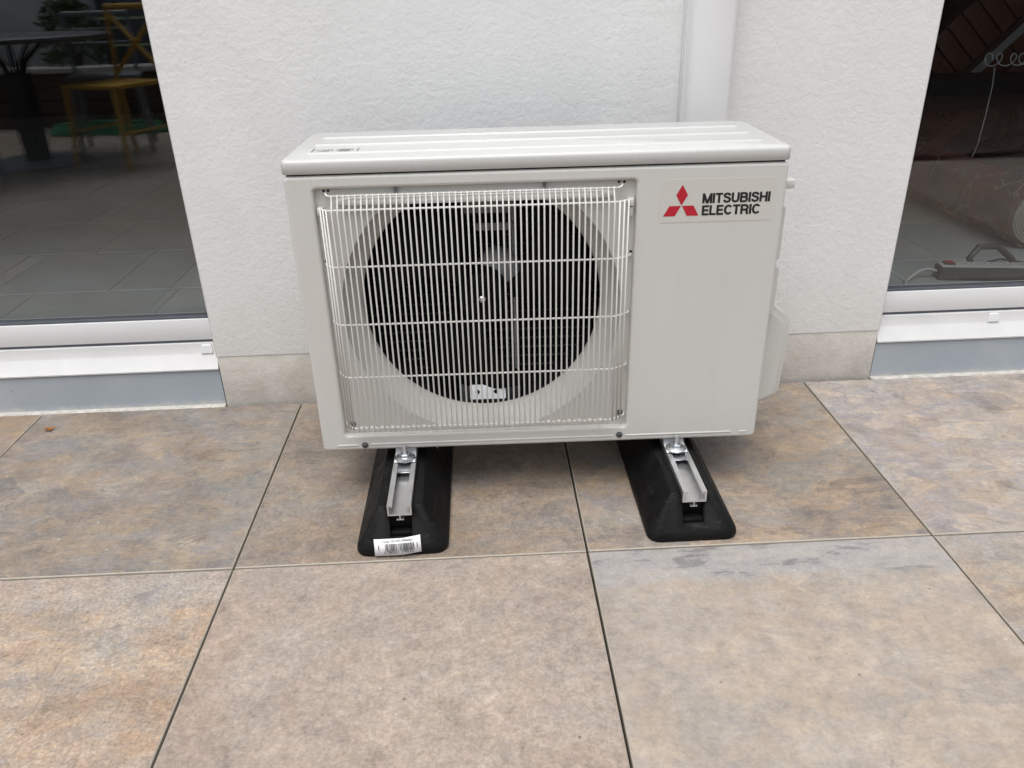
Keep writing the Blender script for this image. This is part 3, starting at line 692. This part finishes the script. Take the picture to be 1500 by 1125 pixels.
# maker's sticker: three red diamonds and two lines of lettering
stick = plate('sticker', [rrect(.1975, .3790, uz(.5200), uz(.5895), .0015)], -.0004, .0005, 'sticker', unit)
def emblem():
    for d in ([(.2318, .5811), (.2413, .5645), (.2319, .5478), (.2224, .5645)], [(.2125, .5472), (.2311, .5472), (.2221, .5307), (.2032, .5307)], [(.2328, .5472), (.2514, .5472), (.2607, .5307), (.2416, .5307)]):
        bm = bmesh.new(); bm.faces.new([bm.verts.new((x, -.0008, uz(z))) for x, z in d]); link('red_diamond', mesh('red_diamond', bm), 'red', stick, sharp=None)
emblem()
def arc(cx, cz, rx, rz, a0, a1, n=9): return [(cx + rx * math.cos(R(a0 + (a1 - a0) * k / n)), cz + rz * math.sin(R(a0 + (a1 - a0) * k / n))) for k in range(n + 1)]
GL = {'M': (.86, [[(.095, 0), (.095, 1)], [(.10, .97), (.43, .0)], [(.43, .0), (.76, .97)], [(.765, 0), (.765, 1)]]),
      'I': (.19, [[(.095, 0), (.095, 1)]]), 'T': (.64, [[(0, .905), (.64, .905)], [(.32, 0), (.32, .9)]]),
      'S': (.68, [[(.585, .69), (.56, .80), (.47, .885), (.34, .908), (.21, .885), (.12, .81), (.108, .71), (.15, .62), (.27, .56), (.43, .505), (.54, .44), (.585, .34), (.57, .21), (.48, .12), (.34, .092), (.20, .115), (.115, .20), (.095, .31)]]),
      'U': (.70, [[(.095, 1)] + arc(.35, .35, .255, .255, 180, 360) + [(.605, 1)]]),
      'B': (.71, [[(.095, 0), (.095, 1)], [(.1, .905)] + arc(.40, .72, .185, .185, 90, -90) + [(.1, .535)], [(.1, .535)] + arc(.40, .315, .215, .22, 90, -90) + [(.1, .095)]]),
      'H': (.70, [[(.095, 0), (.095, 1)], [(.1, .51), (.6, .51)], [(.605, 0), (.605, 1)]]),
      'E': (.61, [[(.095, 0), (.095, 1)], [(.1, .905), (.60, .905)], [(.1, .51), (.565, .51)], [(.1, .095), (.61, .095)]]),
      'L': (.57, [[(.095, 0), (.095, 1)], [(.1, .095), (.57, .095)]]), 'C': (.72, [arc(.385, .5, .288, .408, 38, 322, 22)]),
      'R': (.71, [[(.095, 0), (.095, 1)], [(.1, .905)] + arc(.405, .68, .205, .225, 90, -90) + [(.1, .455)], [(.40, .45), (.52, .41), (.57, .30), (.59, .10), (.63, 0)]])}
def lettering(word, x0, x1, z0, z1):
    adv = .055; tot = sum(GL[c][0] + adv for c in word) - adv; k = (x1 - x0) / tot; h_ = z1 - z0; x = 0; lt = .205
    for c in word:
        bm = bmesh.new()
        for n, st in enumerate(GL[c][1]):
            pl = [Vector(p) for p in st]; L_, R_ = [], []
            for i, p in enumerate(pl):
                a = (p - pl[i - 1]).normalized() if i else (pl[1] - p).normalized(); b = (pl[i + 1] - p).normalized() if i < len(pl) - 1 else a
                m = (a + b).normalized(); nn = Vector((-m.y, m.x)) * (lt / 2 / max(.5, m.dot(a))); L_.append(p + nn); R_.append(p - nn)
            yy = -.0007 - .00008 * n
            L_, R_ = [[bm.verts.new((x0 + (x + q.x) * k, yy, z0 + q.y * h_)) for q in l] for l in (L_, R_)]
            for i in range(len(pl) - 1): bm.faces.new((L_[i], R_[i], R_[i + 1], L_[i + 1]))
        link('letter', mesh('letter', bm), 'ink', stick, sharp=None); x += GL[c][0] + adv
lettering('MITSUBISHI', .2653, .3748, uz(.5502), uz(.5663))
lettering('ELECTRIC', .2658, .3604, uz(.5307), uz(.5468))

# mounting feet of the cabinet with bolts
for s, x in ((-1, -.2505), (1, .2525)):
    zc = uz(.0925)
    prof = [(-.018, zc), (.006, zc), (.010, zc + .0012), (.014, zc + .005), (.026, .003)]
    f = loft('mounting_foot', [[(x - .019, y, z) for y, z in prof] + [(x - .019, y + .0015, z + .0020) for y, z in prof[::-1]], [(x + .019, y, z) for y, z in prof] + [(x + .019, y + .0015, z + .0020) for y, z in prof[::-1]]], 'zinc_skylit', unit)
    w = lathe('washer', [(.0, 0), (.0190, 0), (.0190, .0014), (.0150, .0030), (.0125, .0042), (0, .0042)], 'zinc', unit, 'Z', (x, -.006, zc + .0022), 24)
    nt = lathe('nut', [(0, 0), (.0098, 0), (.0098, .005), (.0085, .0065), (0, .0065)], 'zinc', unit, 'Z', (x, -.006, zc + .0060), 6)
    st_ = lathe('bolt', [(0, 0), (.0042, 0), (.0042, .0155), (.0030, .0175), (0, .0178)], 'zinc', unit, 'Z', (x, -.006, zc + .0115), 12)

# ================================================================== RUBBER FEET WITH ALUMINIUM RAILS
def rubber_foot(cx, label, has_label):
    t = empty('rubber_foot', (cx, 0, 0)); tag(t, label, 'support foot', 'rubber feet under the air conditioner')
    y0, y1 = -.1665, .345
    def loop(hw, ya, yb, z, ch, seg=4):
        o = []
        for sx, sy, a0 in ((1, 1, 0), (-1, 1, 90), (-1, -1, 180), (1, -1, 270)):
            c = (sx * (hw - ch), (yb - ch) if sy > 0 else (ya + ch))
            for k in range(seg + 1):
                a = R(a0 + 90 * k / seg); o.append((c[0] + ch * math.cos(a), c[1] + ch * math.sin(a), z))
        return o
    bm = bmesh.new()
    loops = [loop(.0785, y0, y1, .0008, .022), loop(.0795, y0 - .0005, y1, .004, .022), loop(.0785, y0 + .0005, y1, .012, .021), loop(.0755, y0 + .003, y1 - .003, .0165, .018), loop(.0415, -.1385, .315, .0775, .006), loop(.0380, -.1345, .311, .0815, .005)]
    rs = [[bm.verts.new(p) for p in l] for l in loops]; n = len(rs[0])
    for a, b in zip(rs, rs[1:]):
        for k in range(n): bm.faces.new((a[k], a[(k + 1) % n], b[(k + 1) % n], b[k]))
    bm.faces.new(rs[0][::-1]); bm.faces.new(rs[-1])
    body_me = mesh('body', bm)
    o = link('body', body_me, 'rubber', t, sharp=30)
    # cut the rail channel and the slot at the front end
    bmc = bmesh.new(); add_box(bmc, -.0212, .0212, -.2, .3, .0688, .12); cut1 = link('cut', mesh('cut', bmc), None)
    bmc = bmesh.new(); add_box(bmc, -.0195, .0195, -.2, -.128, .026, .0700); cut2 = link('cut', mesh('cut', bmc), None)
    for c in (cut1, cut2):
        c.location = (cx, 0, 0)
        md = o.modifiers.new('b', 'BOOLEAN'); md.operation = 'DIFFERENCE'; md.object = c; md.solver = 'EXACT'
    bpy.context.view_layer.update()
    dg = bpy.context.evaluated_depsgraph_get(); me = bpy.data.meshes.new_from_object(o.evaluated_get(dg))
    o.modifiers.clear(); o.data = me
    for c in (cut1, cut2): bpy.data.objects.remove(c)
    # step inside the slot
    box('slot_step', -.0190, .0190, -.1485, -.1285, .0265, .0345, 'rubber', t, .002)
    # C rail
    w, hh, th, lip = .0205, .0215, .0022, .0085
    z0 = .0692
    pr = [(-w, z0), (w, z0), (w, z0 + hh), (w - lip, z0 + hh), (w - lip, z0 + hh - .0045), (w - lip + .0022, z0 + hh - .0045), (w - lip + .0022, z0 + hh - th), (w - th, z0 + hh - th), (w - th, z0 + th), (-w + th, z0 + th), (-w + th, z0 + hh - th), (-w + lip - .0022, z0 + hh - th), (-w + lip - .0022, z0 + hh - .0045), (-w + lip, z0 + hh - .0045), (-w + lip, z0 + hh), (-w, z0 + hh)]
    rail = loft('rail', [[(x, -.1475, z) for x, z in pr], [(x, .295, z) for x, z in pr]], 'alu', t, sharp=20)
    bmt = bmesh.new(); add_box(bmt, -.0008, .0008, -.1472, -.12, z0 - .008, z0 - .0001); add_box(bmt, -.0062, .0062, -.1472, -.12, z0 - .0096, z0 - .0081)
    link('rail_key', mesh('rail_key', bmt), 'alu', rail, sharp=None)
    box('slide_nut', -.017, .017, -.034, .02, z0 + hh - .0090, z0 + hh - .0048, 'zinc', rail, .001)
    if has_label:
        W, Hh = .040, .0145; tl = Matrix.Translation((-.0065, -.1640, .0188)) @ Matrix.Rotation(R(-3.0), 4, 'Y') @ Matrix.Rotation(R(-24), 4, 'X')
        bml = bmesh.new(); nx = 16; vs = []
        for i in range(nx + 1):
            x = -W + 2 * W * i / nx
            dz = .0016 * math.sin(i / nx * 3.1 + 2.9) + (.0022 * max(0, (x - .012) / .028)); dy = -.0012 - .0006 * math.sin(i * .9)
            vs.append([bml.verts.new((x, dy, -Hh + dz)), bml.verts.new((x, dy, Hh + dz))])
        for a, b in zip(vs, vs[1:]): bml.faces.new((a[0], b[0], b[1], a[1]))
        lab = link('barcode_label', mesh('barcode_label', bml), 'paper', t); lab.matrix_local = tl
        md = lab.modifiers.new('s', 'SOLIDIFY'); md.thickness = .0003
        rb = random.Random(3); bmb = bmesh.new(); x = -.0215
        while x < .0270:
            wd = rb.choice((.0004, .0006, .0009, .0013)); hb_ = -.0068
            dz = .0016 * math.sin((x + W) / (2 * W) * 3.1 + 2.9)
            bmb.faces.new([bmb.verts.new(p) for p in ((x, -.0022, hb_ + dz), (x + wd, -.0022, hb_ + dz), (x + wd, -.0022, .0058 + dz), (x, -.0022, .0058 + dz))]); x += wd + rb.choice((.0005, .0007, .0011))
        bars = link('barcode', mesh('barcode', bmb), 'ink', lab, sharp=None)
        text('code_lettering', 'Code: 351005-0006003', -.0255, .0265, .0072, .0112, -.0022, 'greyink', lab, .0)
        text('code_lettering', '3 760221 318512', -.0240, .0265, -.0122, -.0078, -.0022, 'greyink', lab, .01)
        for xx in (-.0325, .0335):
            tt = text('side_lettering', '-----', -.005, .005, -.0008, .0008, 0, 'greyink', lab); tt.location = (xx, -.0022, -.001); tt.rotation_euler = (0, R(90), 0)
        # torn white tag under the cabinet
        bmg = bmesh.new(); P = [(.026, .110, .0900), (.058, .130, .0680), (.060, .150, .0610), (.054, .090, .0560)]
        bmg.faces.new([bmg.verts.new(p) for p in P]); tg = link('paper_tag', mesh('paper_tag', bmg), 'paper', t, sharp=None)
        tg.modifiers.new('s', 'SOLIDIFY').thickness = .0004
    return t
rubber_foot(-.2510, 'black rubber foot with a white barcode label under the grille side', True)
rubber_foot(.2545, 'plain black rubber foot under the blank right side of the cabinet', False)

# dry leaf on the tile by the left door
def dry_leaf():
    bm = bmesh.new(); rr = random.Random(2); t = empty('dry_leaf', (-1.085, .338, .001)); tag(t, 'small curled orange dry leaf on the tile by the left door', 'leaf')
    for k in range(5):
        a = k * 1.25 + .3; l = rr.uniform(.009, .014); w = .0035
        d, n = Vector((math.cos(a), math.sin(a), 0)), Vector((-math.sin(a), math.cos(a), 0))
        p = [Vector((0, 0, .001)), d * l * .5 + n * w + Vector((0, 0, .004)), d * l + Vector((0, 0, .002 + rr.uniform(0, .004))), d * l * .5 - n * w + Vector((0, 0, .0015))]
        bm.faces.new([bm.verts.new(q) for q in p])
    o = link('leaf_blade', mesh('leaf_blade', bm), 'leaf_dry', t, sharp=None); o.modifiers.new('s', 'SOLIDIFY').thickness = .0006
    tube('stem', [(0, 0, .001), (-.008, -.004, .003), (-.014, -.003, .002)], .0006, 'leaf_dry', t, 5)
dry_leaf()

# ================================================================== THINGS INSIDE THE ROOM
def dining_table():
    t = tag(empty('dining_table', (-2.71, -2.73, 0)), 'dark round pedestal table mirrored at the left of the left glass door', 'table')
    lathe('table_top', [(0, .672), (.53, .672), (.54, .680), (.54, .694), (.53, .70), (0, .70)], 'table_top', t, 'Z', (0, 0, 0), 40)
    loft('pedestal', [[(-.05, -.05, .02), (.05, -.05, .02), (.05, .05, .02), (-.05, .05, .02)], [(-.062, -.062, .50), (.062, -.062, .50), (.062, .062, .50), (-.062, .062, .50)]], 'black_metal', t)
    for k in range(5):
        a = k * 2 * math.pi / 5 + .5; c, s = math.cos(a), math.sin(a)
        tube('arm', [(.04 * c, .04 * s, .48), (.07 * c, .07 * s, .56), (.19 * c, .19 * s, .672)], .013, 'black_metal', t, 6)
    loft('base_plate', [[(.29 * math.cos(a), .29 * math.sin(a), z) for a in [2 * math.pi * k / 28 for k in range(28)]] for z in (0.001, .012)] + [[(.26 * math.cos(a), .26 * math.sin(a), .024) for a in [2 * math.pi * k / 28 for k in range(28)]]], 'grey_metal', t)
dining_table()
def chair(name, loc, rz, mats, label, cat='chair', group=None, seat=.455, back=.80, xback=False):
    t = tag(empty(name, loc, rz), label, cat, group); ms, ml = mats
    bm = bmesh.new(); add_box(bm, -.205, .205, -.20, .20, seat - .02, seat); bmesh.ops.bevel(bm, geom=bm.edges[:], offset=.008, segments=2, affect='EDGES')
    link('seat', mesh('seat', bm), ms, t)
    for sx in (-1, 1):
        tube('leg', [(sx * .20, -.21, .003), (sx * .175, -.18, seat - .01)], [.012, .016], ml, t, 8)
        tube('leg', [(sx * .20, .23, .003), (sx * .175, .18, seat - .01)], [.012, .016], ml, t, 8)
        tube('back_post', [(sx * .178, .185, seat - .01), (sx * .185, .225, back)], .013, ml, t, 8)
    tube('back_rail', [(-.185, .224, back - .01), (.185, .224, back - .01)], .017, ms, t, 8)
    if xback:
        tube('cross_slat', [(-.182, .20, seat + .03), (.182, .222, back - .04)], .013, ms, t, 8)
        tube('cross_slat', [(.182, .20, seat + .03), (-.182, .222, back - .04)], .013, ms, t, 8)
    else:
        for z in (back - .10, back - .18): tube('back_slat', [(-.182, .218, z), (.182, .218, z)], .010, ms, t, 8)
    for sx in (-1, 1): tube('stretcher', [(sx * .19, -.195, seat * .45), (sx * .19, .205, seat * .45)], .009, ml, t, 8)
    return t
chair('metal_chair', (-2.38, -3.12, 0), R(162), ('grey_metal', 'grey_metal'), 'grey chair mirrored in the left glass door, right of the pedestal table', group='grey terrace chairs')
chair('metal_chair', (-2.76, -1.90, 0), R(-10), ('grey_metal', 'grey_metal'), 'grey chair mirrored at the left picture edge in front of the pedestal table', group='grey terrace chairs')

def carpet_roll():
    ax, z, r = 1.775, ZF + .11, .108
    t = tag(empty('rolled_carpet', (ax, 1.26, ZF)), 'rolled up dark red patterned carpet behind the right glass door', 'carpet')
    bm = bmesh.new(); sg = 30; rr = random.Random(4); rings = []
    for i in range(15):
        y = .02 + i * .12; rings.append([bm.verts.new((r * (1 + .03 * math.sin(3 * a + i * .4)) * math.cos(a), y, r + .002 + r * (1 + .03 * math.sin(3 * a + i * .4)) * math.sin(a))) for a in [2 * math.pi * k / sg for k in range(sg)]])
    for a, b in zip(rings, rings[1:]):
        for k in range(sg): bm.faces.new((a[k], a[(k + 1) % sg], b[(k + 1) % sg], b[k]))
    bm.faces.new(rings[0][::-1]); bm.faces.new(rings[-1])
    body = link('roll', mesh('roll', bm), 'carpet', t, sharp=60)
    bm = bmesh.new(); pts = []
    for k in range(110):
        a = k * .42; q = .030 + (r - .042) * k / 109; pts.append((q * math.cos(a), .017, r + .002 + q * math.sin(a)))
    add_tube(bm, pts, .0052, 5); link('wound_edge', mesh('wound_edge', bm), 'carpet_back', body)
    lathe('core_hole', [(0, 0), (.024, 0), (.024, .004), (0, .004)], 'hole', body, 'Y', (0, .019, r + .002), 14)
carpet_roll()
def power_strip():
    t = tag(empty('power_strip', (1.31, 1.03, ZF), R(-9)), 'dark grey power strip with a red switch lying behind the right glass door', 'power strip')
    box('housing', 0, .42, -.026, .026, .001, .040, 'dark_pl', t, .004)
    top = box('socket_face', .004, .416, -.023, .023, .0402, .046, 'grey_pl', t, .002)
    sw = box('switch', .016, .046, -.013, .013, .0462, .051, 'dark_pl', t, .001); box('rocker', .020, .042, -.009, .009, .0511, .0545, 'red_pl', sw, .001)
    for k in range(6):
        x = .088 + k * .056; s = lathe('socket', [(.0, .0), (.019, 0), (.020, .0012), (0, .0012)], 'grey_pl', t, 'Z', (x, 0, .0461), 18)
        for q in (-1, 1): lathe('pin_hole', [(0, 0), (.0026, 0), (.0026, .0003), (0, .0003)], 'hole', s, 'Z', (x + q * .009, 0, .0475), 8)
    tube('cable', [(.002, 0, .022), (-.03, -.002, .030), (-.06, -.012, .024), (-.088, -.030, .008), (-.105, -.055, .006), (-.12, -.10, .006)], .0048, 'white_cord', t, 8)
    tube('cable', [(.125, .034, .012), (.10, .03, .055), (.13, .05, .085), (.19, .06, .085), (.24, .07, .045), (.27, .08, .006), (.40, .12, .006)], .0105, 'dark_pl', t, 8)
    tube('cable', [(.22, .10, .004), (.20, .14, .006), (.26, .17, .010), (.36, .13, .004), (.5, .12, .004)], .0032, 'dark_pl', t, 6)
    tube('cable', [(.30, .03, .030), (.305, .06, .05), (.36, .09, .04), (.46, .08, .02), (.6, .10, .005)], .0034, 'red_cord', t, 6)
power_strip()
def lounge_chair():
    t = tag(empty('lounge_chair', (2.56, 3.05, ZF)), 'black lounge chair on curved legs behind the right glass door', 'lounge chair')
    bm = bmesh.new(); n = 26; loops = []
    for z, k in ((.235, .80), (.245, .97), (.27, 1.0), (.36, .98), (.385, .93), (.395, .80)):
        loops.append([(-.22 + .52 * k * math.cos(a), .08 + .38 * k * math.sin(a), z) for a in [2 * math.pi * i / n for i in range(n)]])
    loft('seat', loops, 'upholstery', t, sharp=60)
    lathe('glide', [(0, .19), (.018, .19), (.018, .238), (0, .238)], 'black_metal', t, 'Z', (-.30, -.18, 0), 10)
    for dx in (.03, .085): tube('leg', [(dx, -.18, .245), (dx + .05, -.16, .05)], .022, 'black_metal', t, 8)
    tube('runner', [(-.14, -.26, .012), (-.02, -.24, .010), (.14, -.22, .025), (.32, -.16, .09), (.40, -.10, .20)], .013, 'black_metal', t, 8)
    tube('runner', [(-.14, -.26, .012), (-.02, -.16, .05), (.08, -.14, .085), (.22, -.10, .08), (.36, -.06, .05)], .012, 'black_metal', t, 8)
    tube('armrest', [(.02, -.12, .28), (.14, -.14, .36), (.26, -.14, .42), (.45, -.1, .45)], .022, 'black_metal', t, 8)
lounge_chair()
def slatted_chair():
    t = tag(empty('slatted_recliner', (2.50, 2.95, ZF)), 'reddish wooden slatted recliner behind the right glass door', 'recliner')
    mat = Matrix.Rotation(R(-46), 4, 'Y')
    for k in range(11):
        s = box('slat', -.45 + k * .088, -.45 + k * .088 + .078, -.014, .014, -.22, .20, 'wood_red', t, .003); s.matrix_local = Matrix.Translation((0, .06, .545)) @ mat
    for z, mt, hgt in ((-.045, 'wood_dark', .012), (-.078, 'ceiling', .020), (-.235, 'wood_red', .04)):
        s = box('rail', -.26 if mt == 'ceiling' else -.5, .55, -.045, -.016, z - hgt, z + hgt, mt, t, .003); s.matrix_local = Matrix.Translation((0, .06, .545)) @ mat
    for x, h_ in ((-.38, .40), (.46, .66)): box('leg', x - .02, x + .02, .075, .115, .002, h_, 'wood_dark', t, .004)
slatted_chair()
def cord():
    t = tag(empty('white_cord', (1.80, 1.62, .72)), 'thin white cord with a curled top hanging behind the right glass door', 'cord')
    tube('strand', [(-.085, 0, -.14), (-.078, .0, -.20), (-.078, 0, -.28), (-.082, 0, -.40), (-.086, .01, -.445)], .0020, 'white_cord', t, 6)
    bm = bmesh.new(); pts = []
    for k in range(70):
        a = k * .42; pts.append((-.12 + k * .0026, .012 * math.sin(a * .3), -.115 + .022 * math.sin(a) * (1 - .003 * k)))
        pts[-1] = (pts[-1][0] + .020 * math.cos(a), pts[-1][1], pts[-1][2])
    add_tube(bm, pts, .0018, 5); link('curl', mesh('curl', bm), 'white_cord', t)
    tube('hanger', [(.02, 0, -.10), (.012, 0, 0), (.012, 0, 2.26)], .0012, 'white_cord', t, 5)
cord()

# ================================================================== TERRACE SIDE BEHIND THE CAMERA (seen mirrored in the glass)
def planter():
    t = tag(empty('wooden_planter', (0, -4.25, 0)), 'long dark timber planter with pale coping mirrored in the glass doors', 'planter')
    for k in range(4):
        for q in range(3): box('board', -4.8 + q * 2.1, -4.8 + q * 2.1 + 2.094, -.02, .02, .005 + k * .094, .005 + k * .094 + .088, 'wood_dark', t, .003, 1)
    for q in range(6): box('coping', -4.8 + q * 1.05, -4.8 + q * 1.05 + 1.046, -.20, .06, .385, .420, 'stone', t, .004)
    box('soil', -4.8, 1.5, -.62, -.21, 0, .36, 'wood_dark', t)
planter()
def fence():
    t = tag(empty('garden_fence', (0, -5.2, 0)), 'grey horizontal board fence mirrored in the glass doors', 'fence')
    for k in range(9): box('board', -6, 6, -.012, .012, .12 + k * .205, .12 + k * .205 + .185, 'wood_fence', t, .002, 1)
    for x in (-6, -4, -2, 0, 2, 4, 6): box('post', x - .04, x + .04, -.10, -.014, -.05, 2.0, 'wood_fence', t, .004)
fence()
def shrub_mesh(seed):
    rr = random.Random(seed); bm = bmesh.new()
    for _ in range(520):
        th, ph, q = rr.uniform(0, 6.283), rr.uniform(-.3, 1.5), rr.uniform(.35, 1) ** .5
        c = Vector((.30 * q * math.cos(th) * math.cos(ph), .22 * q * math.sin(th) * math.cos(ph), .14 + .30 * q * math.sin(ph)))
        e = Euler((rr.uniform(-1.2, 1.2), rr.uniform(-1.2, 1.2), rr.uniform(0, 6.28))).to_matrix(); l, w = rr.uniform(.03, .055), rr.uniform(.008, .014)
        bm.faces.new([bm.verts.new(c + e @ Vector(p)) for p in ((0, -l, 0), (w, 0, .006), (0, l, 0), (-w, 0, .006))])
    me = bpy.data.meshes.new('crown'); bm.to_mesh(me); bm.free(); me.materials.append(MAT['leaf']); return me
sm = [shrub_mesh(1), shrub_mesh(2)]
words = ['first from its left end', 'second from its left end', 'third from its left end', 'third from its right end', 'second from its right end', 'first from its right end']
for k in range(6):
    x = -4.3 + k * 1.08; t = tag(empty('shrub', (x, -4.66, .36), k * 1.3), 'low leafy green shrub in the timber planter, ' + words[k], 'shrub', 'shrubs in the planter')
    o = link('crown', sm[k % 2], None, t, sharp=None); o.scale = (1.25, 1.1, 1.0 + .25 * (k % 3))
    for q in range(3): tube('stem', [(0, 0, 0), (.05 * math.cos(q * 2.1), .05 * math.sin(q * 2.1), .15), (.14 * math.cos(q * 2.1), .12 * math.sin(q * 2.1), .30)], [.012, .008, .004], 'wood_dark', t, 6)
chair('garden_chair', (-2.12, -2.62, 0), R(205), ('yellow', 'yellow'), 'yellow garden chair with crossed back slats mirrored in the left glass door', group=None, seat=.45, back=.84, xback=True)
def hose():
    pts = []
    for k in range(150):
        a = k * .21; q = 1 - .0009 * k; pts.append((.42 * q * math.cos(a), .16 * q * math.sin(a), .016 + .0115 * (k // 30) + .003 * math.sin(k)))
    o = tube('garden_hose', pts, .011, 'green_hose', None, 6, loc=(-2.75, -3.85, 0)); tag(o, 'coiled green garden hose mirrored in the left glass door', 'hose')
hose()

gw = box('garden_wall', -8.0, -3.15, -5.05, -4.93, -.06, 1.5, 'plaster'); tag(gw, 'pale rendered garden wall mirrored at the upper left of the left glass door', 'wall')

sc_ = tag(empty('added_dark_screen', (3.2, -4.25, 0)), 'added dark screen of upright boards that darkens the reflection in the right glass door', 'screen')  # added out of view to give the right pane a dark reflection
for k in range(18): box('board', -1.62 + k * .19, -1.62 + k * .19 + .182, -.015, .015, .02, 1.9, 'wood_dark', sc_, .003, 1)
for z in (.35, 1.55): box('rail', -1.65, 1.82, -.06, -.016, z - .04, z + .04, 'wood_dark', sc_, .003, 1)

dk = tag(empty('added_dark_deck', (3.0, -2.75, 0)), 'added low dark deck that darkens the reflection in the right glass door', 'deck')  # added unseen boards that keep bright tiles from hazing the right pane
for k in range(22): box('board', -1.75 + k * .16, -1.75 + k * .16 + .153, -1.45, .80, .004, .032, 'wood_dark', dk, .002, 1)
